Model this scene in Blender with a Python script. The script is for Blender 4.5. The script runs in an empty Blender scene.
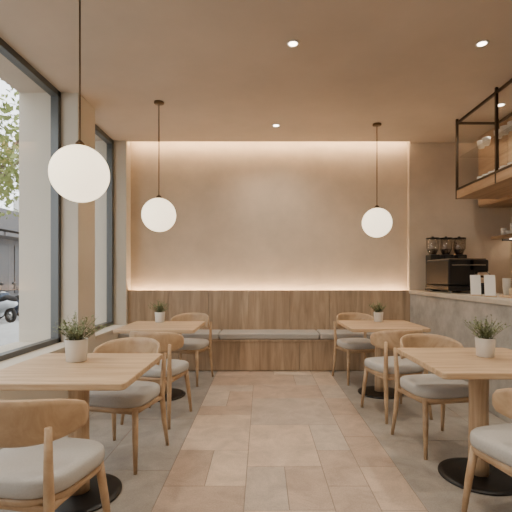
import bpy, bmesh, math, random
from mathutils import Vector, Matrix
random.seed(4)
S=bpy.context.scene
COL=S.collection

def srgb(r,g,b):
    f=lambda c:(c/255/12.92) if c/255<=0.04045 else ((c/255+0.055)/1.055)**2.4
    return (f(r),f(g),f(b),1)

# ---------------- materials ----------------
def newmat(name):
    m=bpy.data.materials.new(name); m.use_nodes=True
    nt=m.node_tree; b=nt.nodes['Principled BSDF']
    return m,nt,b
def plain(name,c,rough=0.5,metal=0,noise=0.0,nscale=8,bump=0.0,bscale=60):
    m,nt,b=newmat(name)
    b.inputs['Base Color'].default_value=c
    b.inputs['Roughness'].default_value=rough
    b.inputs['Metallic'].default_value=metal
    tc=nt.nodes.new('ShaderNodeTexCoord')
    if noise>0:
        n=nt.nodes.new('ShaderNodeTexNoise'); n.inputs['Scale'].default_value=nscale; n.inputs['Detail'].default_value=6
        n.inputs['Roughness'].default_value=0.6
        nt.links.new(tc.outputs['Object'],n.inputs['Vector'])
        r=nt.nodes.new('ShaderNodeValToRGB')
        r.color_ramp.elements[0].position=0.3; r.color_ramp.elements[1].position=0.7
        r.color_ramp.elements[0].color=tuple(x*(1-noise) for x in c[:3])+(1,)
        r.color_ramp.elements[1].color=tuple(min(1,x*(1+noise)) for x in c[:3])+(1,)
        nt.links.new(n.outputs['Fac'],r.inputs['Fac']); nt.links.new(r.outputs['Color'],b.inputs['Base Color'])
    if bump>0:
        n2=nt.nodes.new('ShaderNodeTexNoise'); n2.inputs['Scale'].default_value=bscale; n2.inputs['Detail'].default_value=4
        nt.links.new(tc.outputs['Object'],n2.inputs['Vector'])
        bp=nt.nodes.new('ShaderNodeBump'); bp.inputs['Strength'].default_value=bump; bp.inputs['Distance'].default_value=0.01
        nt.links.new(n2.outputs['Fac'],bp.inputs['Height']); nt.links.new(bp.outputs['Normal'],b.inputs['Normal'])
    return m
def wood(name,c1,c2,scale=(1,14,14),rough=0.45,planks=None):
    """scale: noise stretch per object axis (small along the grain)"""
    m,nt,b=newmat(name)
    tc=nt.nodes.new('ShaderNodeTexCoord')
    mp=nt.nodes.new('ShaderNodeMapping'); mp.inputs['Scale'].default_value=scale
    nt.links.new(tc.outputs['Object'],mp.inputs['Vector'])
    src=mp.outputs['Vector']
    n=nt.nodes.new('ShaderNodeTexNoise'); n.inputs['Scale'].default_value=1.6; n.inputs['Detail'].default_value=9; n.inputs['Roughness'].default_value=0.62; n.inputs['Distortion'].default_value=0.8
    nt.links.new(src,n.inputs['Vector'])
    r=nt.nodes.new('ShaderNodeValToRGB')
    r.color_ramp.elements[0].position=0.3; r.color_ramp.elements[1].position=0.7
    r.color_ramp.elements[0].color=c1; r.color_ramp.elements[1].color=c2
    nt.links.new(n.outputs['Fac'],r.inputs['Fac'])
    out=r.outputs['Color']
    if planks:
        sp=nt.nodes.new('ShaderNodeSeparateXYZ'); nt.links.new(tc.outputs['Object'],sp.inputs[0])
        mt=nt.nodes.new('ShaderNodeMath'); mt.operation='SNAP'; mt.inputs[1].default_value=planks
        nt.links.new(sp.outputs['X'],mt.inputs[0])
        wn=nt.nodes.new('ShaderNodeTexWhiteNoise'); wn.noise_dimensions='1D'
        nt.links.new(mt.outputs[0],wn.inputs['W'])
        mr=nt.nodes.new('ShaderNodeMapRange'); mr.inputs['To Min'].default_value=0.90; mr.inputs['To Max'].default_value=1.08
        nt.links.new(wn.outputs['Value'],mr.inputs['Value'])
        vm=nt.nodes.new('ShaderNodeVectorMath'); vm.operation='SCALE'
        nt.links.new(out,vm.inputs[0]); nt.links.new(mr.outputs[0],vm.inputs['Scale'])
        out=vm.outputs[0]
    nt.links.new(out,b.inputs['Base Color'])
    b.inputs['Roughness'].default_value=rough
    bp=nt.nodes.new('ShaderNodeBump'); bp.inputs['Strength'].default_value=0.08; bp.inputs['Distance'].default_value=0.004
    nt.links.new(n.outputs['Fac'],bp.inputs['Height']); nt.links.new(bp.outputs['Normal'],b.inputs['Normal'])
    return m
def emit(name,c,s):
    m,nt,b=newmat(name)
    b.inputs['Base Color'].default_value=c
    b.inputs['Emission Color'].default_value=c; b.inputs['Emission Strength'].default_value=s
    return m

M={}
M['wall']=plain('wall_plaster',srgb(207,190,169),0.9,noise=0.09,nscale=2.2,bump=0.18,bscale=22)
M['ceil']=plain('ceiling_plaster',srgb(194,179,163),0.95,noise=0.07,nscale=1.3)
M['pillar']=plain('pillar_plaster',srgb(206,196,180),0.9,noise=0.04,nscale=1.5)
M['frame']=plain('window_frame_metal',srgb(96,97,96),0.4,0.5)
M['black']=plain('black_metal',srgb(30,28,27),0.4,0.15)
M['bronze']=plain('bronze_metal',srgb(100,80,58),0.35,0.8)
M['rack']=plain('rack_metal',srgb(72,60,48),0.4,0.7)
M['oak']=wood('oak_table',srgb(178,144,109),srgb(218,190,155),(1.2,16,16))
M['oakv']=wood('oak_vertical',srgb(170,138,106),srgb(210,182,148),(16,16,1.2))
M['oakch']=wood('oak_chair',srgb(170,138,105),srgb(206,176,141),(5,5,5))
M['panel']=wood('oak_panel',srgb(148,125,101),srgb(192,167,139),(9,9,0.8),planks=0.29)
M['shelf']=wood('oak_shelf',srgb(156,126,98),srgb(192,162,130),(8,1,8))
M['fabric']=plain('seat_fabric',srgb(186,181,174),0.95,noise=0.06,nscale=120,bump=0.3,bscale=400)
M['cushion']=plain('bench_cushion',srgb(174,168,160),0.95,noise=0.05,nscale=60,bump=0.2,bscale=300)
M['concrete']=plain('concrete_counter',srgb(176,172,165),0.75,noise=0.25,nscale=5,bump=0.25,bscale=30)
M['ctop']=plain('counter_top',srgb(200,190,174),0.6,noise=0.08,nscale=9)
M['ceramic']=plain('white_ceramic',srgb(232,228,220),0.35)
M['paper']=plain('paper',srgb(240,238,232),0.8)
M['kraft']=plain('kraft_card',srgb(190,168,140),0.9)
M['soil']=plain('soil',srgb(60,45,34),1)
M['leaf']=plain('leaf_green',srgb(132,144,102),0.6,noise=0.3,nscale=30)
M['stem']=plain('stem_green',srgb(108,110,76),0.7)
M['bean']=plain('coffee_beans',srgb(52,32,20),0.5)
M['steel']=plain('steel',srgb(190,188,184),0.25,1.0)
M['tree']=plain('tree_leaf',srgb(130,140,80),0.6,noise=0.35,nscale=1.5)
M['bark']=plain('tree_bark',srgb(96,82,70),0.9,noise=0.2)
M['pave']=plain('pavement',srgb(160,158,155),0.9,noise=0.06,nscale=3)
M['bldg']=plain('building_grey',srgb(96,94,94),0.9,noise=0.06)
M['bldg2']=plain('building_light',srgb(190,188,182),0.9,noise=0.04)
M['dark']=plain('shopfront_dark',srgb(44,44,46),0.4)
M['scoot']=plain('scooter_paint',srgb(40,56,76),0.3)
M['scoot2']=plain('scooter_paint_white',srgb(200,204,208),0.3)
M['rubber']=plain('rubber',srgb(22,22,22),0.8)
M['grout']=plain('floor_grout',srgb(146,133,120),0.9)
M['globe']=emit('opal_globe',(1.0,0.84,0.60,1),2.5)
M['led']=emit('led_strip',(1.0,0.72,0.44,1),64)
M['led2']=emit('led_strip_low',(1.0,0.72,0.44,1),48)
M['led3']=emit('led_strip_shelf',(1.0,0.80,0.58,1),16)
M['down']=emit('downlight_lens',(1.0,0.88,0.74,1),14)
def glassmat(name,tint,refl=0.06):
    m=bpy.data.materials.new(name); m.use_nodes=True; nt=m.node_tree; nt.nodes.clear()
    o=nt.nodes.new('ShaderNodeOutputMaterial'); mx=nt.nodes.new('ShaderNodeMixShader')
    t=nt.nodes.new('ShaderNodeBsdfTransparent'); t.inputs[0].default_value=tint
    g=nt.nodes.new('ShaderNodeBsdfGlossy'); g.inputs['Roughness'].default_value=0.02
    mx.inputs[0].default_value=refl
    nt.links.new(t.outputs[0],mx.inputs[1]); nt.links.new(g.outputs[0],mx.inputs[2]); nt.links.new(mx.outputs[0],o.inputs[0])
    return m
M['glass']=glassmat('window_glass',(0.97,0.98,0.98,1),0.05)
M['rglass']=glassmat('rack_glass',(0.94,0.94,0.93,1),0.05)
M['hopper']=glassmat('hopper_glass',(0.86,0.84,0.82,1),0.14)

def stonemat():
    m,nt,b=newmat('floor_stone')
    L=nt.links.new
    tc=nt.nodes.new('ShaderNodeTexCoord')
    at=nt.nodes.new('ShaderNodeAttribute'); at.attribute_name='slab_color'
    def nz(scale,det,lo,hi,dist=0.0):
        n=nt.nodes.new('ShaderNodeTexNoise'); n.inputs['Scale'].default_value=scale; n.inputs['Detail'].default_value=det; n.inputs['Roughness'].default_value=0.68; n.inputs['Distortion'].default_value=dist
        L(tc.outputs['Object'],n.inputs['Vector'])
        mr=nt.nodes.new('ShaderNodeMapRange'); mr.inputs['From Min'].default_value=0.3; mr.inputs['From Max'].default_value=0.7; mr.inputs['To Min'].default_value=lo; mr.inputs['To Max'].default_value=hi
        L(n.outputs['Fac'],mr.inputs['Value']); return n,mr.outputs[0]
    n,a=nz(5.0,10,0.76,1.22,0.6); n2,a2=nz(110,3,0.84,1.15)
    mm=nt.nodes.new('ShaderNodeMath'); mm.operation='MULTIPLY'; L(a,mm.inputs[0]); L(a2,mm.inputs[1])
    vm=nt.nodes.new('ShaderNodeVectorMath'); vm.operation='SCALE'; L(at.outputs['Color'],vm.inputs[0]); L(mm.outputs[0],vm.inputs['Scale'])
    L(vm.outputs[0],b.inputs['Base Color'])
    b.inputs['Roughness'].default_value=0.34
    bp=nt.nodes.new('ShaderNodeBump'); bp.inputs['Strength'].default_value=0.06; bp.inputs['Distance'].default_value=0.005
    L(n.outputs['Fac'],bp.inputs['Height']); L(bp.outputs['Normal'],b.inputs['Normal'])
    return m
M['stone']=stonemat()

# ---------------- geometry helpers ----------------
def empty(name,loc=(0,0,0),rz=0):
    e=bpy.data.objects.new(name,None); e.location=loc; e.rotation_euler=(0,0,rz); e.empty_display_size=0.1
    COL.objects.link(e); return e
def obj(name,bm,mat,parent=None,smooth=False,loc=None):
    me=bpy.data.meshes.new(name)
    bmesh.ops.recalc_face_normals(bm,faces=bm.faces)
    bm.to_mesh(me); bm.free()
    for p in me.polygons: p.use_smooth=smooth
    o=bpy.data.objects.new(name,me); COL.objects.link(o)
    mats=mat if isinstance(mat,list) else [mat]
    for m in mats: me.materials.append(m)
    if parent: o.parent=parent
    if loc: o.location=loc
    return o
def box(name,x0,x1,y0,y1,z0,z1,mat,parent=None,bev=0.0,seg=2):
    bm=bmesh.new(); bmesh.ops.create_cube(bm,size=1)
    for v in bm.verts:
        v.co=Vector(((x0+x1)/2+v.co.x*(x1-x0),(y0+y1)/2+v.co.y*(y1-y0),(z0+z1)/2+v.co.z*(z1-z0)))
    if bev>0: bmesh.ops.bevel(bm,geom=bm.edges[:],offset=bev,segments=seg,affect='EDGES',profile=0.5)
    return obj(name,bm,mat,parent)
def multibox(name,boxes,mat,parent=None,bev=0):
    bm=bmesh.new()
    for (x0,x1,y0,y1,z0,z1) in boxes:
        r=bmesh.ops.create_cube(bm,size=1)
        for v in r['verts']:
            v.co=Vector(((x0+x1)/2+v.co.x*(x1-x0),(y0+y1)/2+v.co.y*(y1-y0),(z0+z1)/2+v.co.z*(z1-z0)))
    if bev>0: bmesh.ops.bevel(bm,geom=bm.edges[:],offset=bev,segments=2,affect='EDGES')
    return obj(name,bm,mat,parent)
def lathe(name,prof,mat,parent=None,loc=None,n=40,bm=None,off=(0,0,0),smooth=True):
    own=bm is None
    if own: bm=bmesh.new()
    rings=[]
    for r,z in prof:
        if r<1e-6: rings.append([bm.verts.new((off[0],off[1],off[2]+z))])
        else: rings.append([bm.verts.new((off[0]+r*math.cos(2*math.pi*i/n),off[1]+r*math.sin(2*math.pi*i/n),off[2]+z)) for i in range(n)])
    for a,b in zip(rings[:-1],rings[1:]):
        for i in range(n):
            j=(i+1)%n
            if len(a)==1 and len(b)==1: continue
            if len(a)==1: bm.faces.new((a[0],b[i],b[j]))
            elif len(b)==1: bm.faces.new((a[i],a[j],b[0]))
            else: bm.faces.new((a[i],a[j],b[j],b[i]))
    if own: return obj(name,bm,mat,parent,smooth,loc)
def tube(bm,pts,rad,n=10,cap=True):
    pts=[Vector(p) for p in pts]
    if not isinstance(rad,(list,tuple)): rad=[rad]*len(pts)
    rings=[]; 
    t0=(pts[1]-pts[0]).normalized()
    ref=Vector((1,0,0)) if abs(t0.x)<0.8 else Vector((0,1,0))
    for i,p in enumerate(pts):
        if i==0: t=pts[1]-pts[0]
        elif i==len(pts)-1: t=pts[-1]-pts[-2]
        else: t=(pts[i+1]-pts[i-1])
        t.normalize()
        u=(ref-t*ref.dot(t)).normalized(); w=t.cross(u); ref=u
        rings.append([bm.verts.new(p+(u*math.cos(2*math.pi*k/n)+w*math.sin(2*math.pi*k/n))*rad[i]) for k in range(n)])
    for a,b in zip(rings[:-1],rings[1:]):
        for k in range(n): bm.faces.new((a[k],a[(k+1)%n],b[(k+1)%n],b[k]))
    if cap: bm.faces.new(rings[0][::-1]); bm.faces.new(rings[-1])
def tubeobj(name,paths,mat,parent=None,n=12):
    bm=bmesh.new()
    for p,r in paths: tube(bm,p,r,n)
    return obj(name,bm,mat,parent,True)
def roundrect(w,d,r,n=8,e=None):
    pts=[]
    for cx,cy,a0 in ((w/2-r,d/2-r,0),(-w/2+r,d/2-r,90),(-w/2+r,-d/2+r,180),(w/2-r,-d/2+r,270)):
        for i in range(n+1):
            a=math.radians(a0+90*i/n); pts.append((cx+r*math.cos(a),cy+r*math.sin(a)))
    return pts
def slab(name,outline,layers,mat,parent=None,smooth=True):
    """layers: list of (inset scale, z)"""
    bm=bmesh.new(); rings=[]
    for s,z in layers:
        rings.append([bm.verts.new((x*s,y*s,z)) for x,y in outline])
    n=len(outline)
    for a,b in zip(rings[:-1],rings[1:]):
        for i in range(n): bm.faces.new((a[i],a[(i+1)%n],b[(i+1)%n],b[i]))
    bm.faces.new(rings[0][::-1]); bm.faces.new(rings[-1])
    return obj(name,bm,mat,parent,smooth)

# ---------------- camera ----------------
F=405.0
cd=bpy.data.cameras.new('camera'); cam=bpy.data.objects.new('camera',cd); COL.objects.link(cam)
cam.location=(0,0,1.275); cam.rotation_euler=(math.pi/2,0,0)
cd.sensor_width=36; cd.lens=F/512*36; cd.shift_x=-6/512; cd.shift_y=20/512; cd.clip_start=0.05
S.camera=cam

# ---------------- room ----------------
H=3.2; XL=-1.93; XG=-2.15; XO=-2.55; XR=3.6; YB=5.95; YN=-2.6; XC=2.13
# floor : screed / grout bed plus an ashlar layout of stone slabs of mixed sizes
def build_floor():
    quads=[]; rnd=random.Random(21)
    def region(x0,x1,y0,y1,nx,ny,sizes,pal,var):
        cx=(x1-x0)/nx; cy=(y1-y0)/ny
        occ=[[False]*ny for _ in range(nx)]
        for j in range(ny):
            for i in range(nx):
                if occ[i][j]: continue
                opts=sizes[:]; rnd.shuffle(opts)
                for (w_,h_) in opts+[(1,1)]:
                    if i+w_<=nx and j+h_<=ny and all(not occ[a][b] for a in range(i,i+w_) for b in range(j,j+h_)): break
                for a in range(i,i+w_):
                    for b in range(j,j+h_): occ[a][b]=True
                c1,c2=rnd.choice(pal); t=rnd.random(); k=1+rnd.uniform(-var,var)
                col=tuple((p*(1-t)+q*t)*k for p,q in zip(c1[:3],c2[:3]))+(1,)
                quads.append((x0+i*cx,x0+(i+w_)*cx,y0+j*cy,y0+(j+h_)*cy,col))
    strip=[(srgb(204,186,166),srgb(190,168,148)),(srgb(188,166,147),srgb(174,155,138)),(srgb(198,184,168),srgb(182,168,154))]
    side=[(srgb(172,164,153),srgb(160,152,142)),(srgb(160,154,146),srgb(152,146,138))]
    region(-0.6,0.9,YN,6.0,6,34,[(2,2),(3,2),(2,3),(3,3),(2,1),(1,2),(4,2)],strip,0.07)
    region(XO,-0.6,YN,6.0,4,18,[(2,2),(2,1),(1,2),(2,3)],side,0.03)
    region(0.9,XR,YN,6.0,6,18,[(2,2),(2,1),(1,2),(2,3)],side,0.03)
    bm=bmesh.new(); lay=bm.loops.layers.float_color.new('slab_color'); g=0.0022
    # bed
    r=bmesh.ops.create_cube(bm,size=1)
    for v in r['verts']: v.co=Vector(((XO+XR)/2+v.co.x*(XR-XO),(YN+6.1)/2+v.co.y*(6.1-YN),-0.062+v.co.z*0.12))
    for f in bm.faces: f.material_index=0
    for a,b_,c,d,col in quads:
        z0,z1=-0.0018,0.0
        lo=[bm.verts.new((x,y,z0)) for x,y in ((a+g,c+g),(b_-g,c+g),(b_-g,d-g),(a+g,d-g))]
        h=g+0.0015
        hi=[bm.verts.new((x,y,z1)) for x,y in ((a+h,c+h),(b_-h,c+h),(b_-h,d-h),(a+h,d-h))]
        fs=[bm.faces.new(hi),bm.faces.new(lo[::-1])]
        for i in range(4): fs.append(bm.faces.new((lo[i],lo[(i+1)%4],hi[(i+1)%4],hi[i])))
        for f in fs:
            f.material_index=1
            for lp in f.loops: lp[lay]=col
    obj('floor',bm,[M['grout'],M['stone']])
build_floor()
multibox('ceiling',[(XO,XC,YN,5.80,H,H+0.12),(XC,XR+0.15,YN,6.1,H,H+0.12),(XO,XC,5.5,6.1,H+0.3,H+0.36),(XO,XC,5.5,5.56,H+0.12,H+0.3)],M['ceil'])
multibox('wall_back',[(XL-0.02,XC,YB,6.1,0,H+0.3),(XC,XR,5.86,6.1,0,H)],M['wall'])
box('wall_right',XR,XR+0.15,YN,6.1,-0.1,H,M['wall'])
box('wall_front',XO,XR,YN-0.15,YN,-0.1,H,M['wall'])
multibox('wall_left',[(XO,XL,4.25,4.68,0,H),(XO,XL,5.76,6.1,0,H+0.3),(XO,XL,-0.6,-0.15,0,H),(XO,XL,YN,-2.3,0,H),
    (XO,XL,-0.15,4.25,0,0.55),(XO,XL,4.68,5.76,0,0.55),(XO,XL,-2.3,-0.6,0,0.55)],M['pillar'])
for i,(y0,y1) in enumerate(((-0.15,4.25),(4.68,5.76),(-2.3,-0.6))):
    box('trim_%d'%(i+1),XO-0.03,XL+0.015,y0,y1,0.55,0.585,M['pillar'],bev=0.004)
k=1
for y0,y1,mull in ((-0.15,4.25,[1.4]),(4.68,5.76,[]),(-2.3,-0.6,[])):
    e=empty('window_%d'%k); k+=1
    f=0.055
    bs=[(XG-0.04,XG+0.04,y0,y0+f,0.585,H),(XG-0.04,XG+0.04,y1-f,y1,0.585,H),(XG-0.04,XG+0.04,y0,y1,H-0.06,H),(XG-0.04,XG+0.04,y0,y1,0.585,0.63)]
    for m_ in mull: bs.append((XG-0.04,XG+0.04,m_-0.03,m_+0.03,0.585,H))
    multibox('frame',bs,M['frame'],e)
    box('glass',XG-0.004,XG+0.004,y0+f,y1-f,0.63,H-0.06,M['glass'],e)
box('cove_light_strip',XL+0.03,XC-0.03,5.802,5.812,H+0.03,H+0.05,M['led'])
e=empty('wall_panelling')
pw=(XC-XL-0.0)/7
for i in range(7):
    box('panel_%d'%(i+1),XL+i*pw+0.002,XL+(i+1)*pw-0.002,5.82,5.85,0.0,1.07,M['panel'],e,bev=0.002,seg=1)
box('backing',XL+0.005,XC-0.005,5.85,5.86,0,1.05,M['panel'],e)
box('panelling_light_strip',XL+0.03,XC-0.03,5.868,5.9,1.0,1.012,M['led2'])
# bench
e=empty('banquette_bench')
bx0,bx1=XL+0.005,XC-0.01
nb=5; bw=(bx1-bx0)/nb
for i in range(nb):
    box('front_%d'%i,bx0+i*bw+0.002,bx0+(i+1)*bw-0.002,5.42,5.45,0.01,0.40,M['panel'],e,bev=0.002,seg=1)
box('carcass',bx0,bx1,5.45,5.815,0.0,0.40,M['panel'],e)
box('seat_board',bx0,bx1,5.40,5.815,0.40,0.425,M['panel'],e,bev=0.003)
nc=3; cw=(bx1-bx0)/nc
for i in range(nc):
    box('cushion_%d'%(i+1),bx0+i*cw+0.004,bx0+(i+1)*cw-0.004,5.40,5.815,0.426,0.51,M['cushion'],e,bev=0.022,seg=4)

# counter
e=empty('service_counter')
box('body',XC,2.80,1.0,5.855,0,1.02,M['concrete'],e,bev=0.004)
box('top',XC-0.02,2.84,0.98,5.855,1.02,1.07,M['ctop'],e,bev=0.005)
e=empty('back_bar_cabinet')
box('body',3.22,3.595,1.0,5.85,0,0.88,M['shelf'],e,bev=0.004)
box('top',3.2,3.595,1.0,5.85,0.88,0.92,M['ctop'],e,bev=0.004)
e=empty('wall_cabinet')
box('body',3.0,3.595,1.5,5.6,2.22,3.195,M['shelf'],e,bev=0.004)
for i in range(6):
    box('door_panel_%d'%i,2.98,3.0,1.52+i*0.68,1.52+i*0.68+0.66,2.24,3.18,M['shelf'],e,bev=0.003)
# hanging rack
e=empty('hanging_shelf_rack')
hx0,hx1,hy0,hy1,hz0,hz1=2.38,2.9,1.6,4.98,2.22,3.16
b=0.025; fr=[]
for x in (hx0,hx1-b):
    fr+= [(x,x+b,hy0,hy1,hz1-b,hz1),(x,x+b,hy0,hy1,hz0+0.1,hz0+0.1+b)]
    for yy in (hy0,hy0+0.84,hy0+1.68,hy0+2.52,hy1-b): fr.append((x,x+b,yy,yy+b,hz0,H-0.002))
for yy in (hy0,hy0+1.68,hy1-b): fr.append((hx0,hx1,yy,yy+b,hz1-b,hz1))
multibox('frame',fr,M['rack'],e)
box('shelf_board',hx0+0.002,hx1-0.002,hy0+0.01,hy1-0.003,hz0,hz0+0.1,M['shelf'],e,bev=0.003)
box('glass_front',hx0+0.01,hx0+0.016,hy0+0.03,hy1-0.03,hz0+0.12,hz1-0.03,M['rglass'],e)
box('glass_shelf',hx0+0.03,hx1-0.03,hy0+0.03,hy1-0.03,hz0+0.5,hz0+0.51,M['rglass'],e)
bm=bmesh.new()
for i in range(26):
    for zz,xx in ((hz0+0.1,0.12),(hz0+0.1,0.3),(hz0+0.51,0.12)):
        if zz>hz0+0.3 and i%4==3: continue
        lathe('',[(0.0,0.0),(0.03,0),(0.042,0.04),(0.045,0.085),(0.041,0.085),(0.0,0.012)],None,bm=bm,off=(hx0+xx,1.75+i*0.115+0.02*math.sin(i*3),zz),n=16)
obj('stored_cups',bm,M['ceramic'],e,True)
# cup shelf
e=empty('wall_shelf')
box('board',3.3,3.595,3.5,5.84,1.80,1.84,M['shelf'],e,bev=0.003)
box('shelf_underlight',3.5,3.52,3.55,5.8,1.795,1.80,M['led3'],e)
for i in range(5): box('bracket_%d'%i,3.4,3.595,3.6+i*0.53,3.62+i*0.53,1.77,1.80,M['black'],e)
e=empty('stacked_cups')
bm=bmesh.new()
for i in range(20):
    y=3.7+i*0.105; 
    for s_ in range(1+i%3):
        lathe('',[(0.0,0.0),(0.025,0),(0.035,0.03),(0.038,0.06),(0.035,0.06),(0.0,0.012)],None,bm=bm,off=(3.4,y,1.841+s_*0.045),n=16)
obj('cups',bm,M['ceramic'],e,True)

# ---------------- pendants ----------------
def pendant(x,y,z,r=0.186):
    p=empty('globe_pendant_lamp',(x,y,0))
    prof=[(r*math.sin(math.pi*i/32),z-r*math.cos(math.pi*i/32)) for i in range(33)]
    prof[0]=(0,z-r); prof[-1]=(0,z+r)
    lathe('globe',prof,M['globe'],p,n=48)
    lathe('cap',[(0,z+r+0.035),(0.012,z+r+0.035),(0.03,z+r+0.015),(0.035,z+r-0.008),(0,z+r-0.008)],M['bronze'],p,n=24)
    lathe('canopy',[(0,H-0.001),(0.055,H-0.001),(0.055,H-0.018),(0.05,H-0.022),(0,H-0.022)],M['bronze'],p,n=32)
    tubeobj('cord',[([(0,0,z+r+0.02),(0,0,H-0.02)],0.006)],M['bronze'],p,8)
pendant(-1.205,2.68,1.95); pendant(-1.14,4.48,1.95); pendant(1.456,5.13,1.95)

# ---------------- downlights ----------------
def downlight(x,y,w=78):
    p=empty('recessed_downlight',(x,y,0))
    lathe('ring',[(0.036,H-0.001),(0.05,H-0.001),(0.05,H-0.006),(0.036,H-0.006)],M['ceramic'],p,n=24)
    lathe('lens',[(0,H-0.003),(0.036,H-0.003),(0.036,H-0.005),(0,H-0.005)],M['down'],p,n=24)
    l=bpy.data.lights.new('beam','SPOT'); l.energy=w; l.color=(1,0.89,0.745); l.spot_size=math.radians(150); l.spot_blend=1; l.shadow_soft_size=0.06
    o=bpy.data.objects.new('beam',l); COL.objects.link(o); o.parent=p; o.location=(0,0,H-0.02)
for x,y in ((0.256,3.35),(1.82,3.35),(0.18,5.17),(0.256,1.5),(1.82,1.5),(-1.3,1.5),(0.256,-0.6),(1.82,-0.6)):
    downlight(x,y)
downlight(2.68,4.55,45)

# ---------------- table ----------------
def table(x,y,w=0.8,d=0.78):
    t=empty('cafe_table',(x,y,0))
    T=0.75
    slab('top',roundrect(w,d,0.03),[(0.985,T-0.036),(1,T-0.030),(1,T-0.005),(0.992,T)],M['oak'],t,False)
    slab('mount_plate',roundrect(0.4,0.4,0.04),[(1,T-0.05),(1,T-0.036)],M['black'],t,False)
    lathe('pedestal',[(0,0.022),(0.06,0.022),(0.060,0.1),(0.056,0.5),(0.06,0.66),(0.075,T-0.05),(0,T-0.05)],M['oakv'],t,n=36)
    lathe('base_plate',[(0,0),(0.235,0),(0.24,0.004),(0.238,0.012),(0.2,0.018),(0.08,0.024),(0,0.024)],M['black'],t,n=56)
table(-1.07,2.365); table(-1.06,4.33); table(1.38,2.58); table(1.29,4.42)

# ---------------- chair ----------------
def chair(x,y,rot):
    """faces local +Y"""
    c=empty('dining_chair',(x,y,0),math.radians(rot))
    def sup(a,b_,n=44,p=3.4):
        pts=[]
        for i in range(n):
            t=2*math.pi*i/n; ct,st=math.cos(t),math.sin(t)
            px=a*math.copysign(abs(ct)**(2/p),ct); py=b_*math.copysign(abs(st)**(2/p),st)
            px*=1+0.05*(py/b_)
            pts.append((px,py))
        return pts
    out=sup(0.235,0.225)
    slab('seat_cushion',out,[(0.93,0.413),(0.985,0.420),(1.0,0.436),(1.0,0.456),(0.985,0.472),(0.95,0.481),(0.86,0.487),(0.6,0.49),(0.3,0.491)],M['fabric'],c)
    slab('seat_frame',out,[(0.90,0.38),(0.955,0.385),(0.96,0.412),(0.93,0.414)],M['oakch'],c)
    P=[]
    for s in (-1,1):
        P.append(([(s*0.185,0.165,0.40),(s*0.20,0.19,0.22),(s*0.215,0.215,0.0)],[0.021,0.019,0.012]))
        P.append(([(s*0.222,-0.245,0.0),(s*0.208,-0.215,0.2),(s*0.20,-0.195,0.40),(s*0.205,-0.205,0.54),(s*0.212,-0.215,0.70)],[0.012,0.018,0.021,0.018,0.014]))
    tubeobj('legs',P,M['oakch'],c,14)
    tubeobj('rails',[([(-0.18,0.16,0.375),(0.18,0.16,0.375)],0.014),([(-0.2,-0.195,0.375),(0.2,-0.195,0.375)],0.014),
        ([(-0.185,0.165,0.375),(-0.2,-0.195,0.375)],0.014),([(0.185,0.165,0.375),(0.2,-0.195,0.375)],0.014)],M['oakch'],c,10)
    bm=bmesh.new(); N=40; sec=[]
    A=math.radians(80)
    for i in range(N+1):
        u=-1+2*i/N; a=u*A
        hh=0.094*(1-0.55*abs(u)**3.2)
        zc=0.712-0.012*abs(u)**2
        R=0.272; th=0.013*(1-0.3*abs(u)**3)
        ring=[]
        K=12
        for k2 in range(K):
            q=2*math.pi*k2/K; cq,sq=math.cos(q),math.sin(q)
            dr=th*math.copysign(abs(cq)**0.6,cq); dz=hh*math.copysign(abs(sq)**0.6,sq)
            if i in (0,N): dr*=0.5; dz*=0.6
            lean=0.10*dz*(1-abs(u))
            rr=R+dr+lean
            ring.append(bm.verts.new((rr*math.sin(a)*0.93,-rr*math.cos(a)+0.03,zc+dz)))
        sec.append(ring)
    for a_,b_ in zip(sec[:-1],sec[1:]):
        for k2 in range(12): bm.faces.new((a_[k2],a_[(k2+1)%12],b_[(k2+1)%12],b_[k2]))
    bm.faces.new(sec[0][::-1]); bm.faces.new(sec[-1])
    obj('backrest',bm,M['oakch'],c,True)
chair(-0.98,1.78,-10)
chair(-0.98,2.86,168)
chair(-0.93,3.66,-14)
chair(-0.90,4.94,165)
chair(1.31,1.96,14)
chair(1.31,3.06,190)
chair(1.23,3.78,14)
chair(1.17,4.97,192)

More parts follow.
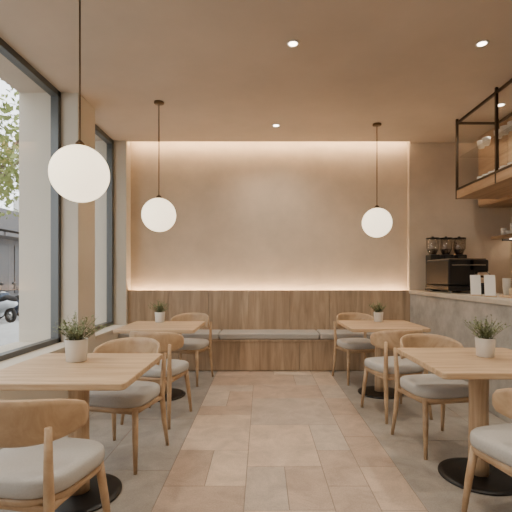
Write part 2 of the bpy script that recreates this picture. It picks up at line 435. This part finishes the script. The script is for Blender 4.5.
# ---------------- potted plants ----------------
def plant(x,y,sc=1.0,seed=1,wide=1.0):
    rnd=random.Random(seed)
    p=empty('potted_herb',(x,y,0.7505)); p.scale=(sc,)*3
    lathe('pot',[(0,0),(0.048,0),(0.053,0.004),(0.060,0.118),(0.060,0.122),(0.055,0.122),(0.052,0.10),(0,0.10)],M['ceramic'],p,n=36)
    lathe('soil',[(0,0.106),(0.053,0.106),(0.053,0.101),(0,0.101)],M['soil'],p,n=24,smooth=False)
    bs=bmesh.new(); bl=bmesh.new()
    for i in range(64):
        a=rnd.uniform(0,2*math.pi); sp=rnd.uniform(0.0,1)**0.7
        b0=Vector((rnd.uniform(-.03,.03),rnd.uniform(-.03,.03),0.104))
        hgt=rnd.uniform(0.09,0.175)*(1-0.25*sp); out=0.13*sp*wide
        pts=[b0]
        for t in (0.35,0.7,1.0):
            pts.append(b0+Vector((math.cos(a)*out*t**1.2,math.sin(a)*out*t**1.2,hgt*t-0.012*t*t*sp)))
        tube(bs,pts,[0.0015,0.0013,0.001,0.0006],5)
        for j in range(13):
            t=0.25+0.75*j/12; f=t*3; k_=min(int(f),2); q=pts[k_].lerp(pts[k_+1],f-k_)
            ang=rnd.uniform(0,6.28); el=rnd.uniform(-0.2,0.9)
            d=Vector((math.cos(ang)*math.cos(el),math.sin(ang)*math.cos(el),math.sin(el)))
            sd=d.cross(Vector((0,0,1))).normalized()
            Ln=rnd.uniform(0.012,0.021); W=Ln*0.3
            v=[bl.verts.new(q),bl.verts.new(q+d*Ln*.5+sd*W),bl.verts.new(q+d*Ln),bl.verts.new(q+d*Ln*.5-sd*W)]
            bl.faces.new(v)
    obj('stems',bs,M['stem'],p,True); obj('leaves',bl,M['leaf'],p)
plant(-1.145,2.50,1.12,1,1.15); plant(-1.16,4.60,0.95,2); plant(1.34,4.66,0.9,3); plant(1.455,2.64,1.0,4)

# ---------------- counter objects ----------------
CT=1.0705
e=empty('espresso_machine',(2.44,5.12,CT))
box('base',-0.24,0.24,-0.34,0.34,0.03,0.09,M['black'],e,bev=0.01)
for sx in (-.18,.18):
    for sy in (-.28,.28): lathe('foot',[(0,0),(0.025,0),(0.02,0.03),(0,0.03)],M['steel'],e,loc=(sx,sy,0),n=16)
box('back_body',-0.24,0.08,-0.34,0.34,0.09,0.40,M['black'],e,bev=0.02,seg=3)
box('head',0.0,0.24,-0.34,0.34,0.25,0.40,M['black'],e,bev=0.02,seg=3)
box('cup_tray',-0.22,0.22,-0.32,0.32,0.40,0.415,M['steel'],e,bev=0.004)
box('side_trim',-0.2,0.2,-0.345,-0.338,0.33,0.34,M['steel'],e)
for sy in (-0.17,0.17):
    lathe('group_head',[(0,0.20),(0.035,0.20),(0.035,0.25),(0,0.25)],M['steel'],e,loc=(0.16,sy,0),n=20)
    tubeobj('portafilter',[([(0.18,sy,0.205),(0.33,sy,0.19)],[0.012,0.016])],M['black'],e,10)
tubeobj('steam_wand',[([(0.2,-0.3,0.28),(0.27,-0.31,0.22),(0.26,-0.31,0.12)],0.006)],M['steel'],e,8)
box('drip_grille',0.08,0.23,-0.3,0.3,0.09,0.1,M['steel'],e)
def grinder(x,y):
    g=empty('coffee_grinder',(x,y,CT))
    box('base',-0.07,0.07,-0.1,0.1,0,0.03,M['black'],g,bev=0.006)
    box('body',-0.06,0.06,-0.03,0.09,0.03,0.46,M['black'],g,bev=0.015,seg=3)
    box('head',-0.065,0.065,-0.1,0.09,0.38,0.50,M['black'],g,bev=0.015,seg=3)
    lathe('hopper',[(0.05,0.50),(0.06,0.53),(0.083,0.59),(0.086,0.72),(0.084,0.72),(0.08,0.59),(0.055,0.53)],M['hopper'],g,n=28)
    lathe('beans',[(0,0.505),(0.045,0.505),(0.055,0.53),(0.07,0.575),(0,0.58)],M['bean'],g,n=24)
    lathe('lid',[(0,0.72),(0.089,0.72),(0.089,0.736),(0.02,0.741),(0.015,0.756),(0,0.756)],M['black'],g,n=28)
    tubeobj('spout',[([(0,-0.1,0.42),(0,-0.125,0.38),(0,-0.125,0.32)],[0.02,0.018,0.012])],M['steel'],g,12)
grinder(2.38,5.65); grinder(2.565,5.65); grinder(2.75,5.65)
def menu(x,y,rot,h=0.2,w=0.10):
    m=empty('menu_card_stand',(x,y,CT),math.radians(rot))
    box('foot',-w/2,w/2,-0.03,0.04,0,0.012,M['oak'],m,bev=0.002)
    bm=bmesh.new()
    a=[bm.verts.new(v) for v in ((-w/2,0.00,0.012),(w/2,0.00,0.012),(w/2,0.03,h),(-w/2,0.03,h),(-w/2,0.004,0.012),(w/2,0.004,0.012),(w/2,0.034,h),(-w/2,0.034,h))]
    for f_ in ((0,1,2,3),(4,7,6,5),(0,4,5,1),(1,5,6,2),(2,6,7,3),(3,7,4,0)): bm.faces.new([a[i] for i in f_])
    obj('card',bm,M['paper'],m)
menu(2.22,4.2,-12,0.215); menu(2.245,3.98,-12,0.215)
e=empty('takeaway_cup_stack',(2.6,4.3,CT))
bm=bmesh.new()
for i in range(5): lathe('',[(0,0),(0.03,0),(0.042,0.1),(0.044,0.102),(0.04,0.1),(0,0.01)],None,bm=bm,off=(0,0,0.02*i),n=24)
obj('cups',bm,M['ceramic'],e,True)
e=empty('milk_jug',(2.50,4.60,CT))
lathe('body',[(0,0),(0.045,0),(0.05,0.01),(0.05,0.05),(0.036,0.1),(0.042,0.125),(0.038,0.125),(0.033,0.1),(0,0.02)],M['black'],e,n=28)
tubeobj('handle',[([(0,-0.04,0.11),(0,-0.08,0.1),(0,-0.082,0.05),(0,-0.048,0.03)],0.006)],M['black'],e,8)
e=empty('pastry_tray',(2.46,3.75,CT))
box('tray',-0.16,0.16,-0.18,0.18,0,0.02,M['oak'],e,bev=0.005)
box('box_body',-0.1,0.1,-0.13,0.13,0.02,0.09,M['kraft'],e,bev=0.01)

# ---------------- outdoors ----------------
multibox('street_ground',[(-7.5,XO-0.001,-12,45,-0.4,-0.12),(-13.5,-7.5,-12,45,-0.4,-0.24),(-40,-13.5,-12,60,-0.4,-0.14)],M['pave'])
def building(x1,y0,y1,h,mat):
    b_=empty('street_building')
    box('upper',x1-6,x1,y0,y1,4.0,h,mat,b_)
    box('ground_floor',x1-6,x1-0.6,y0,y1,-0.14,4.0,M['bldg'],b_)
    n=int((y1-y0)/3)
    bs=[];cs=[]
    for i in range(n):
        bs.append((x1-0.62,x1-0.55,y0+0.3+i*3,y0+2.7+i*3,0.2,3.2))
        for f_ in range(int((h-4)/3)):
            bs.append((x1-0.05,x1+0.02,y0+0.6+i*3,y0+2.2+i*3,5+f_*3,6.7+f_*3))
        cs.append((x1-0.6,x1+0.9,y0+0.1+i*3,y0+2.9+i*3,3.5,3.7))
    multibox('openings',bs,M['dark'],b_); multibox('awnings',cs,M['bldg'],b_)
building(-15,-8,10,7,M['bldg2']); building(-15,10.2,34,5.2,M['bldg']); building(-15,34.2,52,8,M['bldg2'])
def tree(x,y,h,seed,r=2.3,n=4200):
    rnd=random.Random(seed)
    t=empty('street_tree',(x,y,-0.13))
    P=[([(0,0,0),(0.05,0.03,h*0.3),(0.0,0.1,h*0.55)],[0.16,0.12,0.09])]
    ends=[]
    for i in range(9):
        a=i*0.7+rnd.random(); L_=rnd.uniform(0.8,1.0)*r
        en=Vector((math.cos(a)*L_*0.7,math.sin(a)*L_*0.7,h*0.55+rnd.uniform(0.1,1)*h*0.42)); ends.append(en)
        P.append(([(0,0.08,h*0.5),en*0.5+Vector((0,0,h*0.29)),en],[0.06,0.035,0.01]))
    tubeobj('trunk',P,M['bark'],t,8)
    bm=bmesh.new()
    for i in range(n):
        c_=rnd.choice(ends); q=c_+Vector((rnd.gauss(0,.5),rnd.gauss(0,.5),rnd.gauss(0,.38)))
        d=Vector((rnd.uniform(-1,1),rnd.uniform(-1,1),rnd.uniform(-1,0.4))).normalized()
        s_=d.cross(Vector((rnd.random(),rnd.random(),rnd.random()))).normalized()
        Ln=rnd.uniform(.10,.2); W=Ln*.3
        bm.faces.new([bm.verts.new(q),bm.verts.new(q+d*Ln*.5+s_*W),bm.verts.new(q+d*Ln),bm.verts.new(q+d*Ln*.5-s_*W)])
    obj('foliage',bm,M['tree'],t)
tree(-6.3,9.0,6.0,1); tree(-6.9,19.5,6.5,2); tree(-6.6,1.5,6.0,3); tree(-14.0,30,6.5,4)
def scooter(x,y,rot,mat):
    s=empty('parked_scooter',(x,y,-0.228),math.radians(rot))
    bm=bmesh.new()
    for yy in (-0.6,0.6):
        pts=[(0,yy+0.2*math.cos(a),0.25+0.2*math.sin(a)) for a in [2*math.pi*i/20 for i in range(21)]]
        tube(bm,pts,0.055,8,cap=False)
    obj('tyres',bm,M['rubber'],s,True)
    tubeobj('hubs',[([(-0.05,yy,0.25),(0.05,yy,0.25)],0.12) for yy in (-0.6,0.6)],M['steel'],s)
    bm=bmesh.new()
    tube(bm,[(0,-0.85,0.62),(0,-0.6,0.62),(0,-0.3,0.55),(0,-0.1,0.36)],[0.07,0.16,0.17,0.1],12)
    tube(bm,[(0,-0.1,0.3),(0,0.25,0.3)],[0.14,0.14],12)
    tube(bm,[(0,0.25,0.3),(0,0.36,0.6),(0,0.33,0.92)],[0.15,0.2,0.12],12)
    tube(bm,[(0,0.75,0.42),(0,0.6,0.5),(0,0.42,0.42)],[0.06,0.09,0.07],10)
    obj('bodywork',bm,mat,s,True)
    tubeobj('seat',[([(0,-0.85,0.76),(0,-0.45,0.78),(0,-0.1,0.7)],[0.07,0.13,0.1])],M['rubber'],s)
    tubeobj('handlebar',[([(-0.33,0.2,1.03),(0,0.32,0.98),(0.33,0.2,1.03)],0.02),([(-0.25,0.25,1.02),(-0.32,0.3,1.22)],0.008),([(0.25,0.25,1.02),(0.32,0.3,1.22)],0.008),([(0,0.33,0.9),(0,0.6,0.25)],0.03)],M['black'],s)
    lathe('headlight',[(0,0),(0.08,0.0),(0.07,0.05),(0,0.06)],M['ceramic'],s,loc=(0,0.42,0.9),n=16)
    tubeobj('mirrors',[([(-0.37,0.3,1.24),(-0.28,0.3,1.24)],0.045),([(0.28,0.3,1.24),(0.37,0.3,1.24)],0.045)],M['black'],s)
for i in range(16):
    scooter(-8.6-0.05*(i%2),9.8+i*0.85,60+7*(i%3),M['scoot'] if i%2 else M['scoot2'])

# ---------------- world & daylight ----------------
w=bpy.data.worlds.new('world'); S.world=w; w.use_nodes=True
nt=w.node_tree; bg=nt.nodes['Background']
bg.inputs[0].default_value=(0.95,0.97,1.0,1); bg.inputs[1].default_value=4.2
for y0,y1 in ((-0.15,4.25),(4.68,5.76),(-2.3,-0.6)):
    l=bpy.data.lights.new('daylight_portal','AREA'); l.shape='RECTANGLE'; l.size=H-0.65; l.size_y=y1-y0
    l.cycles.is_portal=True
    o=bpy.data.objects.new('daylight_portal',l); COL.objects.link(o)
    o.location=(XG-0.1,(y0+y1)/2,(0.6+H)/2); o.rotation_euler=(0,-math.pi/2,0)
